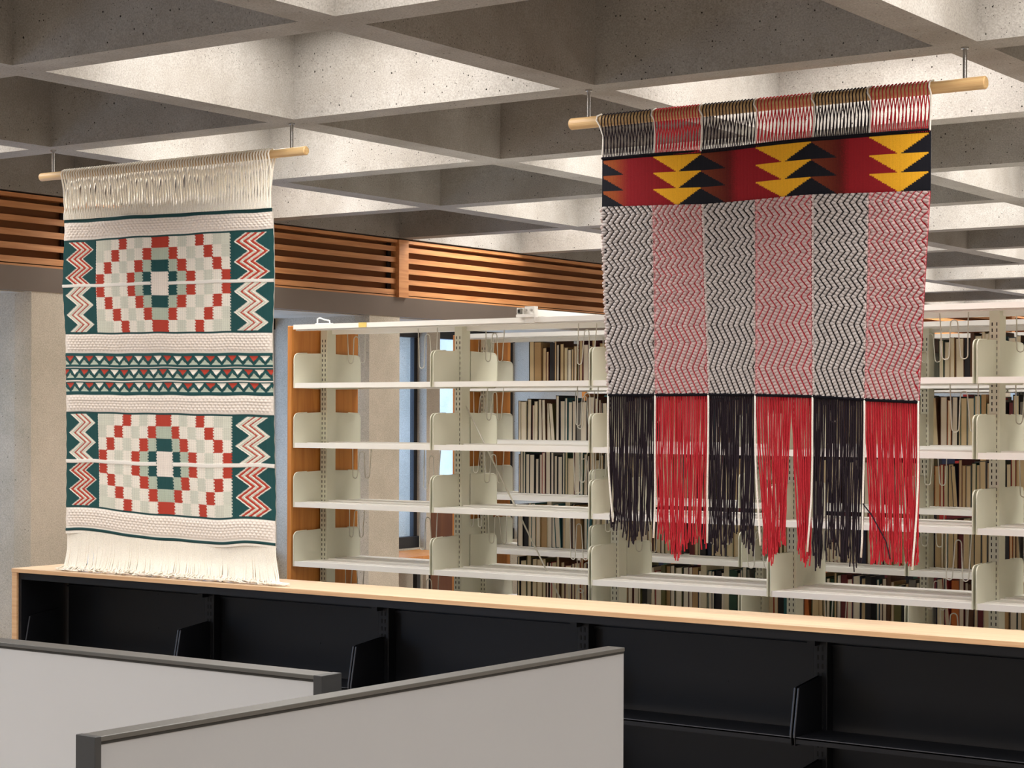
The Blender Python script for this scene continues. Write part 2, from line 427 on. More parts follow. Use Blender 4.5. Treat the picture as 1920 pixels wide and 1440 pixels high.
q = MB(); q.tube([(-6.44, VA+.03, 2.267), (-6.44, VA+.03, 2.295), (-6.425, VA+.03, 2.300), (-6.40, VA+.03, 2.292), (-6.36, VA+.03, 2.284), (-6.355, VA+.03, 2.268)], .004, 6); q.build('bent_strap', M_shelf, t)
q = MB(); q.box(-6.445, -6.35, VA+.02, VA+.05, 2.267, 2.272); q.build('foot_plate', M_shelf, t)

# hanging wire book supports
def wire_me(seed):
    R = random.Random(seed); q = MB(); h = .155+R.uniform(-.015, .03); w_ = .11+R.uniform(-.012, .015)
    def loop(x0, x1, z, s):   # rounded turn
        return [((x0+x1)/2 + (x1-x0)/2*-math.cos(a_), -.004, z + s*(abs(x1-x0)/2)*math.sin(a_)) for a_ in np.linspace(0, math.pi, 7)]
    d = w_/4
    pts = [(-w_/2, 0, 0), (-w_/2+.004, -.003, -h*.6)] + loop(-w_/2+.006, -w_/2+.006+d, -h, -1) + loop(-d/2, d/2, -h*.25, 1)[0:] + \
          loop(w_/2-.006-d, w_/2-.006, -h, -1) + [(w_/2-.004, -.003, -h*.6), (w_/2, 0, 0)]
    q.tube(pts, .0027, 5); return q.mesh('book_support', M_wire, smooth=True)
WM = [wire_me(s) for s in range(4)]
bayw = ['first', 'second', 'third', 'fourth', 'fifth', 'sixth', 'seventh']
lvw = ['top', 'second', 'third', 'fourth', 'fifth']
def support(name_, u, v, z, k, lab, grp, tilt):
    o = place('wire_book_support', WM[k % 4], (u, v, z), None, rot=(random.uniform(-.05, .05), random.uniform(-tilt, tilt), random.uniform(-.25, .25)))
    tag(o, lab, 'book support', grp)
ws = 0
for k in range(6):
    for lv in range(5):
        zt = 2.236 if lv == 0 else PITCHZ[lv-1]-.027
        for e, (off, v) in enumerate((((.17 if k == 0 else .13), VA+.33), (BW-.09, VA+.11))):
            ws += 1
            if random.random() < .12: continue
            support('w', UA[k]+off+random.uniform(-.03, .03), v, zt, ws,
                    'wire book support under the %s ledge, %s of the %s empty bay' % (lvw[lv], ('left', 'right')[e], bayw[k]), 'wire supports under the %s ledge of the front shelving' % lvw[lv], .03)
for k in range(6):
    for lv in range(5):
        zt = 2.236 if lv == 0 else PITCHZ[lv-1]-.027
        for e, off in enumerate((.10, BW-.12)):
            ws += 1
            if random.random() < .35: continue
            support('w', UB[k]+off+random.uniform(-.05, .05) if False else UA[k]+.05+off+random.uniform(-.05, .05), VB+.10, zt, ws,
                    'wire support under the %s ledge, %s of the %s book bay' % (lvw[lv], ('left', 'right')[e], bayw[k]), 'wire supports under the %s ledge of the book shelving' % lvw[lv], .03)

# ------------------------------------------------------------------ books
cover_cols = {'black': (30, 28, 30), 'navy': (28, 34, 62), 'dark green': (28, 66, 46), 'maroon': (98, 26, 30), 'brown': (92, 58, 34), 'tan': (176, 142, 96),
              'grey': (128, 124, 116), 'teal': (34, 92, 96), 'red': (166, 40, 36), 'cream': (214, 202, 172), 'olive': (104, 98, 54), 'orange': (196, 106, 44)}
cover_w = [9, 4, 3, 4, 5, 3, 4, 2, 2, 3, 2, 1.2]
page_cols = [(232, 220, 192), (220, 204, 168), (238, 228, 208), (214, 190, 148), (228, 216, 196)]
CM = {k: mat('cover_' + k.replace(' ', '_'), v, .6, noise=.08, nscale=30) for k, v in cover_cols.items()}
PM = [mat('pages_%s' % 'abcde'[i], c, .9, noise=.10, nscale=1, stretch=(900, 3, 3)) for i, c in enumerate(page_cols)]
# unit book: x thickness 0..1, y depth 0..1 with the fore-edge at y=0, z height 0..1
def cover_unit(m):
    q = MB(); q.box(0, .09, 0, 1, 0, 1); q.box(.91, 1, 0, 1, 0, 1); q.box(.09, .91, .975, 1, 0, 1); return q.mesh('book', m)
def pages_unit(m):
    q = MB(); q.box(.09, .91, .02, .974, .012, .982); return q.mesh('pages', m)
CU = {k: cover_unit(m) for k, m in CM.items()}; PU = [pages_unit(m) for m in PM]
ck = list(cover_cols)
def project(u, v, z):
    ca, sa = math.cos(YAW), math.sin(YAW); x = ca*u+sa*v; y = -sa*u+ca*v
    return 960+3580*x/y, 776.4-3580*(z-EYE)/y, y
books = []
R = random.Random(11)
for k in range(7):
    for lv in range(5):
        ua = UA[k]+.05+.01; ub = UA[k+1]+.05-.012
        u = ua + (.30 if k == 0 and lv == 0 else (.22 if k == 0 else R.uniform(.0, .05)))
        lean = 0
        n = 0
        stylew = 1.45 if (k in (4,) and lv in (0, 1)) else 1.0
        ph = R.randrange(5)
        leanbay = (k == 4 and lv == 0)
        while u < ub - .02:
            th = R.choice([.016, .02, .024, .028, .034, .042])*R.uniform(.85, 1.15)*stylew
            if u + th > ub: break
            h = R.choice([.205, .215, .225, .225, .235, .24, .25, .262])*R.uniform(.98, 1.02)
            if leanbay: h *= 1.02
            dp = h*R.uniform(.66, .78)
            cc = R.choices(ck, cover_w)[0]
            pg = ph if R.random() < .6 else R.randrange(5)
            spine = R.random() < (.10 if lv < 3 else .25)
            if leanbay: ln = -.11 - .012*math.sin(n)
            else: ln = R.uniform(-.10, -.03) if R.random() < .08 else R.uniform(-.008, .008)
            vfront = VB + .262 + R.uniform(.0, .012) + max(0, .19-dp)*.2
            books.append([u, vfront, PITCHZ[lv]+.0005, th, dp, h, cc, pg, ln, k, lv, n, spine])
            u += th*1.02 + max(0, math.tan(abs(ln)) * (h*.0 if leanbay else h*.35)) + R.uniform(0, .0015) + (R.uniform(.02, .06) if R.random() < .02 else 0)
            n += 1
vis = []
for bk in books:
    px, py, dpt = project(bk[0]+bk[3]/2, bk[1], bk[2]+bk[5])
    px0, py0, _ = project(bk[0]+bk[3]/2, bk[1], bk[2])
    vis.append(0 if (1150 < px < 1722 and py0 < 735) or px > 1990 else bk[3]*bk[5]/dpt/dpt * (.45 if 1150 < px < 1722 and py0 < 1000 else 1))
order = sorted(range(len(books)), key=lambda i: -vis[i])
single = set(order[:290])
sizew = lambda th: 'thin' if th < .021 else ('thick' if th > .034 else 'medium')
rest = {}
ordw = ['1st', '2nd', '3rd'] + ['%dth' % i for i in range(4, 60)]
for i, bk in enumerate(books):
    u, v, z, th, dp, h, cc, pg, ln, k, lv, n, spine = bk
    if i in single:
        rot = math.pi if spine else 0
        if spine: o = place('book', CU[cc], (u+th, v+dp, z), None, rot=(0, ln, math.pi), scale=(th, dp, h)); o.rotation_euler = (0, -ln, math.pi)
        else: o = place('book', CU[cc], (u, v, z), None, rot=(0, ln, 0), scale=(th, dp, h))
        p = bpy.data.objects.new('pages', PU[pg]); COL.objects.link(p); p.parent = o
        tag(o, '%s %s book, %s from left in bay %s, %s shelf down' % (sizew(th), cc, ordw[n], bayw[k], lvw[lv].replace('top', 'first')), 'book', 'books on the second shelving range')
    else:
        rest.setdefault(0, []).append(bk)
# remaining books as stuff
q = MB(); mats = [CM[c] for c in ck] + PM
for bk in rest.get(0, []):
    u, v, z, th, dp, h, cc, pg, ln, k, lv, n, spine = bk
    q.cur = ck.index(cc); tl = min(.003, th*.15)
    q.box(u, u+tl, v, v+dp, z, z+h); q.box(u+th-tl, u+th, v, v+dp, z, z+h); q.box(u+tl, u+th-tl, v+dp-.004, v+dp, z, z+h)
    q.cur = len(ck)+pg; q.box(u+tl, u+th-tl, v+.003, v+dp-.005, z+.002, z+h-.003)
    q.cur = 0
o = q.build('books', mats); tag(o, 'remaining rows of mostly pale-edged books on the second shelving range', 'books', kind='stuff')
q = MB()
for side, vb in ((0, VC+.012), (1, VC+.29)):
    for k in range(7):
        for lv in range(5):
            u = UA[k]+.06 + (.05 if k else .02); ub = UA[k+1]+.04
            while u < ub-.05:
                th = R.uniform(.016, .045); h = R.uniform(.2, .27); dp = h*.72
                q.cur = ck.index(R.choices(ck, [8, 5, 4, 5, 4, 2, 3, 4, 4, 1, 2, 2])[0]); z = PITCHZ[lv]+.0005
                q.box(u, u+th*.96, vb, vb+min(dp, .2), z, z+h); u += th
o = q.build('books', mats); tag(o, 'dark spines of books packed on the rearmost shelving range', 'books', kind='stuff')

# ------------------------------------------------------------------ low black bookcase with maple top
CL, CR = -7.188, -.9; CF, CB = 6.10, 6.43
bc = empty('low_bookcase', ((CL+CR)/2, (CF+CB)/2, 0), 'long low black steel bookcase with a pale maple top', 'bookcase')
q = MB(); q.box(CL, CR, CF, CB, HZ-.019, HZ); q.build('wooden_top', [M_oak], bc, bevel=.002)
q = MB(); q.box(CL, CR, CF-.002, CF, HZ-.019, HZ-.002); q.build('edge_band', M_oakedge, bc)
q = MB(); q.box(CL, CL+.035, CF, CB, 0, HZ-.019); q.build('side_panel', M_oakedge, bc, bevel=.002)
q = MB(); q.box(CR-.035, CR, CF, CB, 0, HZ-.019); q.build('side_panel', M_oakedge, bc, bevel=.002)
q = MB(); q.box(CL+.035, CR-.035, CF+.012, CF+.03, HZ-.052, HZ-.019); q.box(CL+.035, CR-.035, CF+.03, CB-.05, HZ-.030, HZ-.019)
q.build('top_rail', M_black, bc)
q = MB(); q.box(CL+.035, CL+.055, CF+.012, CB, 0, HZ-.05); q.build('side_liner', M_black, bc)
posts = [-7.13, -6.128, -5.11, -4.10, -3.07, -2.05, -1.03]
for a_, b_ in zip(posts[:-1], posts[1:]):
    q = MB(); q.box(a_+.01, b_-.01, CB-.035, CB-.025, .06, HZ-.03)
    q.box(a_+.01, b_-.01, CB-.045, CB-.035, HZ-.105, HZ-.095)
    for (x, z) in ((a_+.62, .96), (a_+.62, .80)): q.tube([(x, CB-.037, z), (x, CB-.034, z)], .006, 8, True)
    q.build('back_panel', M_black, bc)
for k, u in enumerate(posts[1:-1]):
    q = MB(); q.box(u-.028, u+.028, CB-.085, CB-.037, .02, HZ-.03)
    p = q.build('post', M_black, bc, bevel=.003)
    q = MB()
    for z in np.arange(.15, .98, .032):
        for x in (-.009, .009): q.box(u+x-.003, u+x+.003, CB-.0862, CB-.0848, z, z+.018)
    s = q.build('slots', mat('slot_black', (6, 6, 7), .9), p); s['kind'] = 'stuff'
    q = MB(); q.box(u-.14, u+.0, CF+.05, CB-.09, HZ-.050, HZ-.040); q.box(u-.03, u+.0, CB-.13, CB-.09, HZ-.095, HZ-.04)
    q.build('top_bracket', M_black, bc)
for a_, b_ in zip(posts[:-1], posts[1:]):
    for z in (.665, .36, .09):
        q = MB(); q.box(a_+.008, b_-.008, CF+.03, CB-.09, z-.006, z); q.box(a_+.008, b_-.008, CF+.03, CF+.034, z-.022, z)
        s = q.build('shelf', M_black, bc)
        q = MB(); q.box(a_+.008, b_-.008, CF+.0295, CF+.0325, z-.001, z+.0022); q.build('front_edge', M_blackglint, s)  # pale strip draws the highlight along the shelf lip
        for x in (a_+.007, b_-.007):
            q = MB()
            pr = [(CF+.028, z-.03), (CF+.022, z+.01), (CF+.055, z+.172), (CF+.07, z+.176), (CB-.088, z+.196), (CB-.088, z-.03)]
            q.prism(pr, lambda p, t: (t, p[0], p[1]), x-.0015, x+.0015)
            e = q.build('shelf_end', M_black, bc)
            q = MB(); q.tube([(x, CF+.022, z-.0), (x, CF+.022, z+.012), (x, CF+.055, z+.172)], .0035, 6); q.build('rolled_edge', M_blackglint, e)

# ------------------------------------------------------------------ desk screens
def screen(ax, ay, bx, by, th, label, m, side):
    d_ = Vector((bx-ax, by-ay)).normalized(); L_ = math.hypot(bx-ax, by-ay); nrm = Vector((-d_.y, d_.x))*side   # to the back of the panel
    s = empty('desk_screen', ((ax+bx)/2, (ay+by)/2, 0), label, 'office screen')
    def bx3(name, m_, s0, s1, t0, t1, z0, z1, bev=0):
        q = MB(); P_ = lambda a_, t_, z_: (ax+d_.x*a_+nrm.x*t_, ay+d_.y*a_+nrm.y*t_, z_)
        q.add([P_(s0, t0, z0), P_(s1, t0, z0), P_(s1, t1, z0), P_(s0, t1, z0), P_(s0, t0, z1), P_(s1, t0, z1), P_(s1, t1, z1), P_(s0, t1, z1)],
              [(0,3,2,1),(4,5,6,7),(0,1,5,4),(1,2,6,5),(2,3,7,6),(3,0,4,7)])
        return q.build(name, m_, s, bevel=bev)
    bx3('panel', m, .0, L_-.0, .003, th-.003, .02, 1.338)
    bx3('top_cap', M_cap, 0, L_, 0, th, 1.3425, 1.35, .001)
    bx3('cap_seam', M_slot, 0.001, L_-.001, .002, th-.002, 1.338, 1.3425)
    return s, bx3
s1, f1 = screen(-3.95, 2.540, -2.19, 2.547, .052, 'left white desk screen running away to the left, dark end post', M_panelwhite, 1)
f1('end_post', M_capd, 1.742, 1.762, -.001, .053, 0, 1.3505, .001)
f1('end_post', M_capd, -.005, .015, -.001, .053, 0, 1.3505, .001)
s2, f2 = screen(-2.034, 1.882, -1.979, 3.216, .040, 'nearest white desk screen in the middle, black end post at its left', M_panelshade, 1)
f2('end_post', M_capd, -.006, .006, -.001, .041, 0, 1.3505, .001)

# a study carrel by the window beyond the shelving end
t = empty('study_carrel', (-6.73, 8.95, 0), 'brown wooden study carrel beyond the shelving end by the window', 'desk')
q = MB(); q.box(-6.83, -6.63, 8.92, 8.95, 0, 1.245); q.build('side_panel', M_carrel, t)
q = MB(); q.box(-6.66, -6.63, 8.95, 9.45, 0, 1.1); q.build('back_panel', M_carrel, t)
t = empty('window_table', (-9.0, 11.5, 0), 'low table with orange wooden edge in front of the window', 'table')
q = MB()
arc = [(-9.30, 11.0), (-8.9, 11.0), (-8.82, 11.25), (-8.84, 11.6), (-8.95, 11.9), (-9.30, 12.0)]
q.prism(arc, lambda p, z: (p[0], p[1], z), .70, .735); q.build('tabletop', M_endwood, t)
for (x, y) in ((-9.25, 11.05), (-8.95, 11.05), (-9.25, 11.9), (-8.98, 11.75)):
    q = MB(); q.box(x-.02, x+.02, y-.02, y+.02, 0, .70); q.build('leg', M_frame, t)

# ------------------------------------------------------------------ hanging rails
def rail(u0, u1, rods, z, r, label):
    t = empty('hanging_rail', ((u0+u1)/2, V0, z), label, 'hanging rail')
    q = MB(); n = 24; K = 40
    pts = [(u0, V0, z), (u0+.004, V0, z)] + [(u0+(u1-u0)*k/K, V0, z) for k in range(1, K)] + [(u1-.004, V0, z), (u1, V0, z)]
    rr = [r-.004] + [r]*(len(pts)-2) + [r-.004]
    q.tube(pts, rr, n, True); q.build('dowel', M_dowel, t, smooth=False)
    for u in rods:
        q = MB(); q.tube([(u, V0, z+r*.6), (u, V0, HC+.002)], .0075, 14); rd = q.build('rod', M_steel, t, smooth=True)
        q = MB(); q.tube([(u, V0, HC-.006), (u, V0, HC+.001)], .014, 14, True); q.build('ceiling_plate', M_steel, rd)
    return t
rail(-7.132, -5.444, (-7.046, -5.53), 2.942, .0195, 'pale wooden dowel on two metal rods carrying the white and green hanging')
rail(-4.085, -2.40, (-4.002, -2.477), 2.940, .0225, 'pale wooden dowel on two metal rods carrying the red and black hanging')

def grid_mesh(name, P3, colr, m):
    """P3 (rows, cols, 3), colr (rows, cols, 3) -> smooth mesh with a point colour attribute"""
    r_, c_ = P3.shape[:2]
    me = bpy.data.meshes.new(name); nv = r_*c_; nf = (r_-1)*(c_-1)
    idx = np.arange(nv).reshape(r_, c_)
    f = np.stack([idx[:-1, :-1], idx[1:, :-1], idx[1:, 1:], idx[:-1, 1:]], -1).reshape(-1, 4)
    me.vertices.add(nv); me.vertices.foreach_set('co', P3.reshape(-1).astype(np.float32))
    me.loops.add(nf*4); me.loops.foreach_set('vertex_index', f.reshape(-1).astype(np.int32))
    me.polygons.add(nf); me.polygons.foreach_set('loop_start', (np.arange(nf)*4).astype(np.int32))
    me.polygons.foreach_set('use_smooth', np.ones(nf, bool))
    at = me.attributes.new('yarn', 'FLOAT_COLOR', 'POINT')
    at.data.foreach_set('color', np.concatenate([colr, np.ones((r_, c_, 1))], -1).reshape(-1).astype(np.float32))
    me.materials.append(m); me.update(calc_edges=True); me.validate(); return me
def tri(x): return 2*np.abs(x-np.floor(x+.5))          # 0..1..0, 0 at integers
LC = lambda c: np.array(lin(c))

# ---- white, green and red hanging
CRM, SAG, RED, TEA, PNK = map(LC, ((240, 232, 218), (192, 202, 182), (182, 62, 44), (26, 74, 74), (240, 228, 216)))
t1 = empty('woven_hanging', (-6.28, V0, 1.07), 'white, green and red woven hanging with stepped diamonds, fringe resting on the bookcase', 'tapestry')
fL = np.array([2.728, 2.718, 2.622, 2.411, 2.185, 2.091, 1.896, 1.812, 1.581, 1.364, 1.257, 1.238])
fR = np.array([2.708, 2.697, 2.612, 2.391, 2.165, 2.072, 1.887, 1.798, 1.580, 1.343, 1.237, 1.221])
def t1_edges(z):
    uL = np.interp(-z, [-2.95, -2.73, -2.62, -2.41, -2.19, -1.9, -1.58, -1.24], [-6.972, -6.951, -6.953, -6.960, -6.940, -6.936, -6.927, -6.917])
    uR = np.interp(-z, [-2.95, -2.70, -2.61, -2.39, -2.16, -1.9, -1.58, -1.22], [-5.640, -5.632, -5.627, -5.620, -5.625, -5.615, -5.607, -5.592])
    return uL, uR
def t1_color(S, Z):
    """S 0..1 across, Z the height measured at the left edge; returns colour and relief"""
    n_ = RNG.normal(0, .0012, S.shape)
    # saw-tooth edges of the tapestry joins
    rowq = np.floor(Z/.0065); Sj = S + np.where(rowq % 2 == 0, .0022, -.0022)
    C = np.ones(S.shape+(3,))*CRM; H_ = np.zeros(S.shape)
    rib = .0009*np.sin(S*1.341/.0085*2*np.pi)
    def put(mask, col): C[mask] = col
    for (a, m_, bb, up) in ((2.622, 2.411, 2.185, True), (1.812, 1.581, 1.364, False)):
        half1 = (Z <= a) & (Z > m_); half2 = (Z <= m_) & (Z > bb); mot = half1 | half2
        H_[mot] = rib[mot]
        y1 = (a-Z)/(a-m_); y2 = (m_-Z)/(m_-bb)
        for (s0, s1, side) in ((0, .166, 0), (.813, 1, 1)):
            p = (S-s0)/(s1-s0); pan = mot & (p >= 0) & (p < 1) if side == 0 else mot & (Sj >= s0)
            put(pan, TEA)
            for half, y, first in ((half1, y1, True), (half2, y2, False)):
                thick = (first == up)
                phs = 0 if (side == 0 and first) else .5
                e = .08 + .33*tri(y*2.45+phs)
                qn = (p-e)/.50
                inb = pan & half & (qn >= 0) & (qn < 1) & (y > .03) & (y < .97)
                if thick:
                    put(inb, CRM)
                    for c0 in (.17, .5, .83): put(inb & (np.abs(qn-c0) < .085), RED)
                    for c0 in (.335, .665): put(inb & (np.abs(qn-c0) < .03), SAG)
                else:
                    put(inb, (CRM+SAG)/2)
                    for c0 in (.06, .94, .5): put(inb & (np.abs(qn-c0) < .05), CRM)
                    for c0 in (.35, .68): put(inb & (np.abs(qn-c0) < .045), RED)
                H_[inb] = rib[inb]*.5 + .0016*np.cos(qn[inb]*2*np.pi*6)
        cen = mot & (Sj >= .166) & (Sj < .813)
        ci = np.clip(np.floor((Sj-.166)/(.813-.166)*16), 0, 15).astype(int)
        ri = np.where(half1, np.floor(y1*4), 4+np.floor(y2*4)).astype(int); ri = np.clip(ri, 0, 7)
        rr = np.where(ri < 4, ri, 7-ri)
        lut = np.zeros((4, 16, 3))
        for rI in range(4):
            reds = [{3, 7, 8, 12}, {2, 6, 9, 13}, {1, 5, 10, 14}, {0, 4, 11, 15}][rI]
            for cI in range(16):
                dd = min(abs(cI-x) for x in reds)
                col = CRM if dd == 1 else SAG*.5+CRM*.5
                if dd == 2: col = SAG*.45+CRM*.5
                if cI in reds: col = RED
                if rI == 1 and cI in (7, 8): col = SAG*.92
                if rI == 2 and cI in (7, 8): col = TEA
                if rI == 2 and cI in (6, 9): col = SAG*.9
                if rI == 3 and cI in (6, 9): col = TEA
                if rI == 3 and cI in (7, 8): col = PNK
                if rI == 3 and cI in (5, 10): col = SAG*.9
                lut[rI, cI] = col
        colr = lut[np.clip(rr, 0, 3), ci]
        isg = (colr[..., 1] > .2)
        stripe = 1 - .10*(np.sin(S*1.341/.012*2*np.pi) > .3)*isg
        C[cen] = (colr*stripe[..., None])[cen]
        H_[cen & isg & (np.floor(Z/.004) % 2 == 0)] += .0006
        # white pick through the middle, dark thin lines beside it on the side panels
        ctr = (np.abs(S-.49) < .041)
        wl_ = mot & (np.abs(Z-m_) < .0075) & ~ctr
        put(wl_, LC((236, 230, 220))); H_[wl_] = .003
        for a_ in (a, bb):
            dk = np.abs(Z-a_) < .0045
            put(dk, TEA*.8)
    # textured cream bands
    for (a, bb) in ((2.712, 2.627), (2.180, 2.096), (1.891, 1.817), (1.358, 1.268)):
        m_ = (Z < a) & (Z > bb)
        k_ = np.floor((a-Z)/.0125); fx = S*1.341/.024 + .5*(k_ % 2); fz = (a-Z)/.0125
        bead = np.abs(np.sin(fx*np.pi))**.6 * np.abs(np.sin(fz*np.pi))**.5
        edge = np.clip(np.minimum(a-Z, Z-bb)/.014, 0, 1)*np.clip(np.minimum(S, 1-S)/.03, 0, 1)
        H_[m_] = (.0075*bead*edge)[m_]
        C[m_] = (PNK*(.88+.14*bead[..., None]))[m_]
    # band of small triangles
    a, bb = 2.091, 1.896; m_ = (Z <= a) & (Z >= bb); put(m_, TEA)
    for k in range(3):
        za = a-.008-k*.0635; zb = za-.0525
        mm = m_ & (Z < za) & (Z > zb)
        y = (za-Z)/(za-zb); x = S*1.341/.0665 + (.5 if k == 1 else 0) + .03*np.sin(S*23)
        fr_ = x-np.floor(x); w1 = .42*(1-np.clip((y-.08)/.50, 0, 1))
        dn = mm & (np.abs(fr_-.5) < w1) & (y > .08) & (y < .58)
        odd = (np.floor(x) % 2 == 0)
        put(dn & odd, RED); put(dn & ~odd, CRM)
        fr2 = (x+.5)-np.floor(x+.5); w2 = .40*np.clip((y-.42)/.42, 0, 1)
        upm = mm & (np.abs(fr2-.5) < w2) & (y > .42) & (y < .84); put(upm, SAG*.95+.02)
        H_[mm] = .0012*np.cos(y[mm]*np.pi*4)
        if k < 2:
            ln = m_ & (np.abs(Z-(zb-.0055)) < .0028); put(ln, CRM)
    # solid teal lines
    for zc, th in ((2.718, .008), (1.257, .007)):
        ln = np.abs(Z-zc) < th; put(ln, TEA*.75); H_[ln] = .003*np.sqrt(np.clip(1-((Z[ln]-zc)/th)**2, 0, 1))
    ln = Z > 2.726; put(ln, CRM)
    return C, H_
DEV = np.convolve(np.pad(np.interp(np.linspace(0, 1, 201), [0, .1, .2, .37, .55, .72, .91, 1], [0, .014, .002, -.010, -.012, -.013, .012, 0]), 12, mode='edge'), np.ones(25)/25, 'valid')
def t1_dev(S, Z):
    d_ = np.interp(S, np.linspace(0, 1, 201), DEV)
    return d_*np.clip((1.72-Z)/.46, 0, 1) + .0009*np.sin(S*17+Z*3)+.0008*np.sin(S*39+1+Z*9)
def t1_wob(U, Z): return .006*np.sin(U*5.1+Z*2.2)+.004*np.sin(U*11.+Z*5.)+.010*np.clip((1.5-Z)/.3, 0, 1)*np.sin(U*6.+1.)
def t1_piece(name, za, zb, label=None, s0=0, s1=1):
    rows = max(4, int((za-zb)/.0028)); cols = int(1.34*(s1-s0)/.0029)
    zl = np.linspace(za, zb, rows); s = np.linspace(s0, s1, cols)
    S, ZL = np.meshgrid(s, zl)
    ZR = np.interp(-ZL, -fL, fR)
    Z = ZL + (ZR-ZL)*S + t1_dev(S, ZL)
    uL, uR = t1_edges(Z)
    U = uL+(uR-uL)*S
    C, H_ = t1_color(S, ZL)
    wob = t1_wob(U, Z)
    U = U + .0015*np.sin(Z*90.+S*3)*(np.abs(S-.5) > .49)
    Y = V0 - .018 - H_ + wob
    org = ORG[t1.name]
    me = grid_mesh(name, np.stack([U-org.x, Y-org.y, Z-org.z], -1), C, M_yarn)
    o = place(name, me, org, t1)
    SB, ZB0 = np.meshgrid(np.linspace(s0, s1, 40), np.linspace(za, zb, 10))
    ZB = ZB0 + (np.interp(-ZB0, -fL, fR)-ZB0)*SB + t1_dev(SB, ZB0); a_, b_ = t1_edges(ZB); UB_ = a_+(b_-a_)*SB
    mb = grid_mesh('backing', np.stack([UB_-org.x, V0-.012+t1_wob(UB_, ZB)-org.y, ZB-org.z], -1), np.ones(SB.shape+(3,))*CRM*.8, M_yarn)
    bk_ = place('backing', mb, org, o); bk_.location = (0, 0, 0)
    if label: o['label'] = label
    return o
t1_piece('header_band', 2.731, 2.622, 'cream textured band under a dark green line')
t1_piece('motif_panel', 2.622, 2.185, 'checkered stepped diamond with zigzag side panels')
t1_piece('textured_band', 2.185, 2.091, 'plain cream knotted band')
t1_piece('triangle_band', 2.091, 1.896, 'dark green band of small red and white triangles')
t1_piece('textured_band', 1.896, 1.812, 'plain cream knotted band')
t1_piece('motif_panel', 1.812, 1.364, 'checkered stepped diamond with zigzag side panels')
t1_piece('hem_band', 1.364, 1.236, 'cream knotted band with a dark green line')
# warp header
q = MB(); N = 78; R = random.Random(3); Z0 = 2.942; rd = .0225
for k in range(N):
    s = (k+.5)/N; ut = -6.972+1.335*s
    bl, br = t1_edges(np.array(2.72)); jit = R.uniform(-.002, .002)
    zb = 2.728-.020*s
    for sgn in (-1, 1):
        ub = float(bl)+(float(br)-float(bl))*min(1, max(0, (s+sgn*.27/N*1.0))); um = ut+sgn*.004*R.uniform(-1.2, 1.2)+ (ub-ut)*.35
        y1 = V0-.018*sgn
        pts = [(ut, V0, Z0+rd+.0015), (ut, V0-sgn*rd*.75, Z0+rd*.72), (ut, V0-sgn*(rd+.001), Z0), (ut+(um-ut)*.2, V0-sgn*rd*.9, Z0-rd*.8),
               (um+R.uniform(-.002, .002), V0-sgn*.010-.004, Z0-.075), (um*.5+ub*.5+R.uniform(-.003, .003), V0-sgn*.006-.010, Z0-.14), (ub, V0-.018, zb+.02), (ub, V0-.018, zb-.003)]
        q.tube(pts, .0046, 6)
o = q.build('warp_header', Y_cream, t1, smooth=True); o['kind'] = 'stuff'
# fringe
q = MB(); R = random.Random(9); N = 310
for k in range(N):
    s = (k+R.random()*.6)/N; u0 = -6.915+1.322*s; z0 = 1.238-.018*s+float(t1_dev(np.array(s), np.array(1.24)))
    ph = math.sin(s*21)+.6*math.sin(s*47+1)+.3*math.sin(s*93)
    drift = .006+.026*s+.022*max(0, s-.7)+.012*ph*.5+R.uniform(-.004, .004)
    vf = V0-.016+.010*math.sin(u0*6.+1.)
    ytip = CF+.018+R.uniform(0, .055)-.02*(s > .55)*0
    zt = HZ+.006+R.uniform(0, .008)
    pts = [(u0, vf, z0+.01), (u0+drift*.05, vf, z0-.03), (u0+drift*.35, vf-.004, z0-.075), (u0+drift*.8, vf-.016, HZ+.055), (u0+drift*1.25, vf-.03, HZ+.022), (u0+drift*1.5+.004, (vf-.035+ytip)/2, zt+.003),
           (u0+drift*1.9+.014+R.uniform(-.008, .012), ytip, zt-.001), (u0+drift*2.0+(.026 if s > .12 else -.03)+R.uniform(-.022, .020), ytip-.002+R.uniform(0, .02), zt-.002)]
    q.tube(pts, [.0032]*6+[.0036, .0020], 6)
o = q.build('fringe', Y_cream, t1, smooth=True); o['kind'] = 'stuff'; o['label'] = 'cream fringe spilling onto the wooden top'

# ---- red, black and yellow hanging
t2 = empty('woven_hanging', (-3.27, V0, 1.3), 'red, black and grey woven hanging with a triangle band and long red and black fringe', 'tapestry')
uT = [-3.938, -3.700, -3.493, -3.266, -3.035, -2.819, -2.591]      # section edges at the dowel
uB = [-3.886, -3.686, -3.457, -3.265, -3.027, -2.831, -2.634]      # and at the lower selvedge
zbt = lambda u: np.interp(u, [-3.925, -3.49, -3.03, -2.594], [2.789, 2.787, 2.794, 2.791])
zbb = lambda u: np.interp(u, [-3.92, -3.49, -3.03, -2.593], [2.606, 2.591, 2.597, 2.583])
zfb = lambda u: np.interp(u, [-3.886, -3.457, -3.265, -3.027, -2.831, -2.634], [1.888, 1.889, 1.887, 1.881, 1.869, 1.860])
def sec_u(x, z):
    """x in section units 0..6 -> u at height z"""
    top_ = np.interp(x, range(7), [-3.925, -3.695, -3.493, -3.266, -3.035, -2.817, -2.593]); bot_ = np.interp(x, range(7), uB)
    k_ = np.clip((2.6-z)/(2.6-1.88), 0, 1)
    return top_*(1-k_)+bot_*k_ + .010*np.sin(k_*np.pi)*(x/6)*0
def wob2(U, Z): return .007*np.sin(U*7.0+.5)+.005*np.sin(U*13.+Z*3.)
YEL, BLK, BRN, DRD, CRI, ORG_ = map(LC, ((232, 170, 38), (20, 20, 28), (116, 56, 30), (88, 20, 14), (146, 24, 32), (156, 78, 36)))
rows, cols = 110, 620
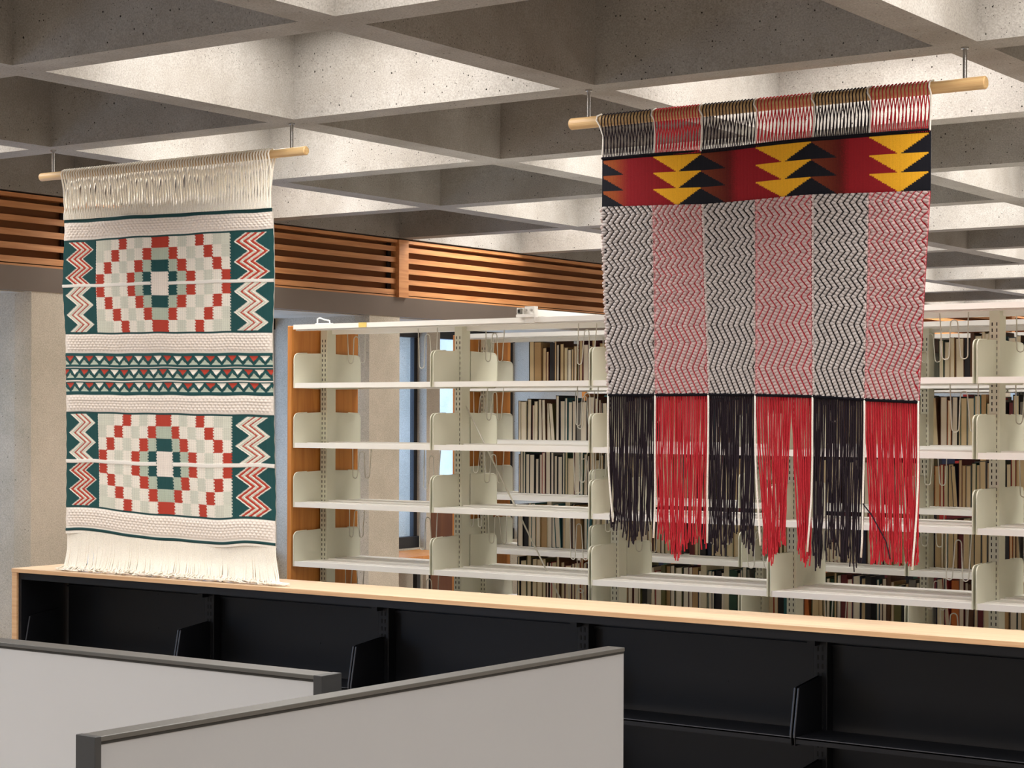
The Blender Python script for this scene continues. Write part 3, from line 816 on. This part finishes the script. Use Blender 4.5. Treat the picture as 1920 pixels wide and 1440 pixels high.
x = np.linspace(0, 6, cols); y = np.linspace(0, 1, rows); X, Yv = np.meshgrid(x, y)
Ua = sec_u(X, 2.7); Z = zbt(Ua)*(1-Yv)+zbb(Ua)*Yv
C = np.zeros(X.shape+(3,))
y3 = (np.clip((Yv-.035)/.965, 0, .9999)*3) % 1.0
y3 = np.floor(y3*14)/14
fx = ((X-1) % 2)/2.0
lb = .25*y3; rb = .485-.235*y3; bbk = .485+.24*y3
red_end = 1.0 + .21*y3
g = np.clip((fx-.49)/.51, 0, 1)
wrap = fx < lb           # belongs to the previous period's red
g = np.where(wrap, 1.0, g)
gn = np.clip(g+RNG.normal(0, .03, g.shape), 0, 1)[..., None]
col = np.where(gn < .5, BRN+(DRD-BRN)*(gn/.5), np.where(gn < .66, DRD+(CRI*.9-DRD)*((gn-.5)/.16), CRI*.9))
col = np.where((X < 1)[..., None], ORG_*.9+(CRI*.85-ORG_*.9)*np.clip((gn-.22)/.3, 0, 1), col)
C[:] = col
C[(fx >= lb) & (fx < rb)] = YEL
C[(fx >= np.maximum(rb, lb)) & (fx < bbk)] = BLK
C[(X > 5.9) & ~((fx >= lb) & (fx < rb))] = BLK
C[(Yv < .03)] = BLK*.6
C[(X > 5.985) | (X < .02)] = BLK
Hh = .0010*np.abs(np.sin(Ua/.0052*np.pi)) + .0004*RNG.random(X.shape)
C *= (.80+.28*np.abs(np.sin(Ua/.0052*np.pi)))[..., None]
org = ORG[t2.name]
Y_ = V0-.020-Hh+wob2(Ua, Z)
me = grid_mesh('geometric_band', np.stack([Ua-org.x, Y_-org.y, Z-org.z], -1), C, M_yarn)
o = place('geometric_band', me, org, t2); sol = o.modifiers.new('thick', 'SOLIDIFY'); sol.thickness = .004; sol.offset = -1
o['label'] = 'band of yellow, black and red triangles'
# soumak herringbone: beads in rows; the row offset wanders to make the zigzags
runs = [3, 3, 3, 4, 3, 3, 3, 3, 3, 3, 3, 3, 6, 6, 9, 9]; tot = sum(runs)
GRY = LC((190, 182, 179))
for sec in range(6):
    redsec = sec % 2 == 1
    GC = LC((196, 34, 56)) if redsec else LC((20, 18, 24))
    cs = 132; rs = 500
    rr_ = random.Random(20+sec)
    offs = [0.0]; sg = -1 if sec < 1 else 1
    for kk, rn in enumerate(runs):
        for _ in range(rn): offs.append(offs[-1] + sg*(.36 if rn < 5 else (.24 if rn < 8 else .21)))
        sg = -sg
    offs = np.array(offs[:tot+1])
    xx = np.linspace(sec+.003, sec+.997, cs); yy = np.linspace(0, 1, rs); X, Yv = np.meshgrid(xx, yy)
    zt_ = zbb(sec_u(X, 2.6)); zb_ = zfb(sec_u(X, 1.88))
    Z = zt_*(1-Yv)+zb_*Yv; Ua = sec_u(X, Z)
    rowf = Yv*tot + .10*np.sin(X*9.)+.06*np.sin(X*31.); ri = np.clip(np.floor(rowf), 0, tot).astype(int); fz = rowf-np.floor(rowf)
    rr0 = np.arange(len(offs)); zig = np.interp(rowf, rr0, offs)
    sg_ = np.interp(rowf, rr0[:-1]+.5, np.sign(np.diff(offs)))
    ph = (X-sec)*9.0 + zig; fxx = ph-np.floor(ph); bi = np.floor(ph).astype(int) % 12
    tt = rowf - .85*sg_*(fxx-.5) + .37*bi; ft = tt-np.floor(tt); ri = np.clip(np.floor(tt), 0, tot).astype(int)
    nz = RNG.normal(0, .045, (tot+2, 12))
    dx = (fxx-.5)/.50; dz = (ft-.5)/.5
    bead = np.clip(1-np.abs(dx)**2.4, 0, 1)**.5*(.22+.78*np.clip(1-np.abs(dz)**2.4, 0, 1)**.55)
    gap = np.abs(dx) > (.74 if not redsec else .79)
    jitter = 1+nz[ri, bi]
    base = GRY*(LC((255, 236, 236)) if redsec else np.ones(3))
    if not redsec: base = GRY
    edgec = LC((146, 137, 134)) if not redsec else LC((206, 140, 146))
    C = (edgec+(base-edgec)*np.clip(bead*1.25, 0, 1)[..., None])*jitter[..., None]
    C[gap] = GC*(1.0 if redsec else 1.0)
    ev = ((X-sec) < .035) | ((X-sec) > .975)
    C[ev] = LC((214, 198, 194)) if not redsec else LC((210, 150, 152))
    Hh = .0105*bead; Hh[gap] = np.minimum(Hh[gap], .0015)
    Y_ = V0-.020-Hh+wob2(Ua, Z)
    if sec == 0: Ua = Ua-.006*bead*(X-sec < .06)
    if sec == 5: Ua = Ua+.006*bead*(X-sec > .94)
    me = grid_mesh('herringbone_panel', np.stack([Ua-org.x, Y_-org.y, Z-org.z], -1), C, M_soumak)
    o = place('herringbone_panel', me, org, t2)
    xb = np.linspace(sec, sec+1, 8); yb = np.linspace(0, 1, 24); XB, YB = np.meshgrid(xb, yb)
    ZB = zbb(sec_u(XB, 2.6))*(1-YB)+zfb(sec_u(XB, 1.88))*YB; UB_ = sec_u(XB, ZB)
    mb = grid_mesh('backing', np.stack([UB_-org.x, V0-.014+wob2(UB_, ZB)-org.y, ZB-org.z], -1), np.ones(XB.shape+(3,))*(GC if redsec else GRY*.7), M_soumak)
    bk_ = place('backing', mb, org, o); bk_.location = (0, 0, 0)
    o['label'] = 'grey knotted herringbone panel with %s yarn showing between' % ('red' if redsec else 'black')
# selvedge cord beneath the field, and above the band
for (fn, zo, zc_, th) in ((zfb, -.004, 1.88, .006), (zbt, .003, 2.7, .0045)):
    q = MB(); pts = []
    for k in range(61):
        xk = k/10; u = float(sec_u(xk, zc_)); pts.append((u, V0-.024+float(wob2(u, zc_)), float(fn(u))+zo))
    q.tube(pts, th, 8); q.build('selvedge_cord', Y_blk2, t2, smooth=True)
# warp header of the second hanging
Z0 = 2.940; rd = .0255
q_all = []
for sec in range(6):
    q = MB(); redsec = sec % 2 == 1; R = random.Random(40+sec); n_ = 16
    for k in range(n_):
        sT = (k+.6)/(n_+.4); d_ = (uT[sec+1]-uT[sec])/n_
        ut = uT[sec]+(uT[sec+1]-uT[sec])*sT; ubc = float(sec_u(sec+(k+.5)/n_, 2.7)); zb = float(zbt(ubc))
        for sgn in (-1, 1):
            ub = ubc+sgn*d_*.27; um = ut-(sgn < 0)*d_*.5
            j_ = R.uniform(-.0015, .0015)
            pts = [(ut+sgn*.0008, V0, Z0+rd+.001), (ut+sgn*.001, V0-sgn*rd*.75, Z0+rd*.72), (ut-(sgn < 0)*d_*.5, V0-sgn*rd, Z0), (ut-(sgn < 0)*d_*.5, V0-sgn*rd*.85, Z0-rd*.75),
                   (um*.5+ub*.5+j_, V0-sgn*.008-.006, (Z0+zb)/2), (ub, V0-.020, zb+.008), (ub, V0-.020, zb-.004)]
            q.tube(pts, .0021, 6)
    o = q.build('warp_header', Y_red if redsec else Y_black, t2, smooth=True); o['kind'] = 'stuff'
    o['label'] = '%s warp threads looped over the dowel' % ('red' if redsec else 'black')
for k in range(7):
    q = MB(); u = uT[k] - (.006 if k == 0 else 0); ub = float(sec_u(k, 2.7)); zb = float(zbt(ub))
    pts = [(u-.002, V0+rd, Z0), (u, V0, Z0+rd+.002), (u-.006, V0-rd*.75, Z0+rd*.72), (u-.004, V0-rd-.002, Z0), (u+(.006 if k < 6 else 0), V0-rd*.8, Z0-rd*.85), (ub-.001, V0-.014, Z0-.06), (ub, V0-.022, zb+.0)]
    q.tube(pts, .0034, 8); q.build('edge_cord', Y_white, t2, smooth=True)
# long fringe
zend = [1.335, 1.300, 1.315, 1.300, 1.295, 1.285]
for sec in range(6):
    q = MB(); redsec = sec % 2 == 1; R = random.Random(60+sec); n_ = 44
    cl = [R.uniform(.08, .92) for _ in range(7)]
    for k in range(n_):
        x0 = (k+.5)/n_; u0 = float(sec_u(sec+x0, 1.88)); z0 = float(zfb(u0))-.006; W = uB[sec+1]-uB[sec]
        if sec == 3:      # parted in the middle
            c_ = .30 if x0 < .62 else .84; half = .36 if x0 < .62 else .18
            ue = uB[sec]+W*(c_-.02+(x0-c_)*(.62)) ; pull = 1.0
            ue = u0 + (ue-u0)*.95 + .010
        else:
            near = min(cl, key=lambda c: abs(c-x0)); ue = u0 + (near-x0)*W*R.uniform(.05, .30)
            ue += (-.004 + (.012 if sec == 5 else .0))*1.0
        ze = zend[sec]+R.uniform(-.012, .05) + (.03*math.sin(x0*9+sec))
        if sec == 5: ze = zend[sec]+R.uniform(0, .018)
        y0 = V0-.020+float(wob2(u0, 1.88)); a1_, a2_, a3_ = R.uniform(0, 6.3), R.uniform(0, 6.3), R.uniform(.0006, .0022)
        K = 12; pts = []
        for i_ in range(K+1):
            f = i_/K; e = f*f*(3-2*f)
            wv = a3_*(math.sin(a1_+f*9)+.6*math.sin(a2_+f*19))*min(1, f*3) + (.0028*math.sin(a2_+f*34)*max(0, f-.55)*2)
            pts.append((u0+(ue-u0)*e+wv, y0+.004*math.sin(a2_+f*7)*f+(k % 2)*.003, z0+(ze-z0)*f))
        q.tube(pts, .0026, 5)
    o = q.build('fringe', Y_red if redsec else Y_black, t2, smooth=True); o['kind'] = 'stuff'
    o['label'] = 'long %s fringe' % ('red' if redsec else 'black')
ends = [(-3.865, 1.40), (-3.690, 1.345), (-3.463, 1.335), (-3.240, 1.335), (-3.043, 1.322), (-2.845, 1.310), (-2.652, 1.275)]
for k in range(7):
    u0 = uB[k]; z0 = float(zfb(u0)); ue, ze = ends[k]; q = MB(); R = random.Random(80+k); p_ = R.uniform(0, 6)
    pts = [(u0+(ue-u0)*(f**3)+.003*math.sin(p_+f*7)*f, V0-.026+float(wob2(u0, 1.88)), z0+(ze-z0)*f) for f in [i_/10 for i_ in range(11)]]
    q.tube(pts, .0036, 8, True); q.build('edge_cord', Y_white, t2, smooth=True)
# one stray dark strand across the last red fringe
q = MB(); q.tube([(-2.835, V0-.03, 1.50), (-2.80, V0-.032, 1.46), (-2.745, V0-.034, 1.37), (-2.73, V0-.034, 1.31)], .0024, 5); q.build('stray_strand', Y_black, t2, smooth=True)
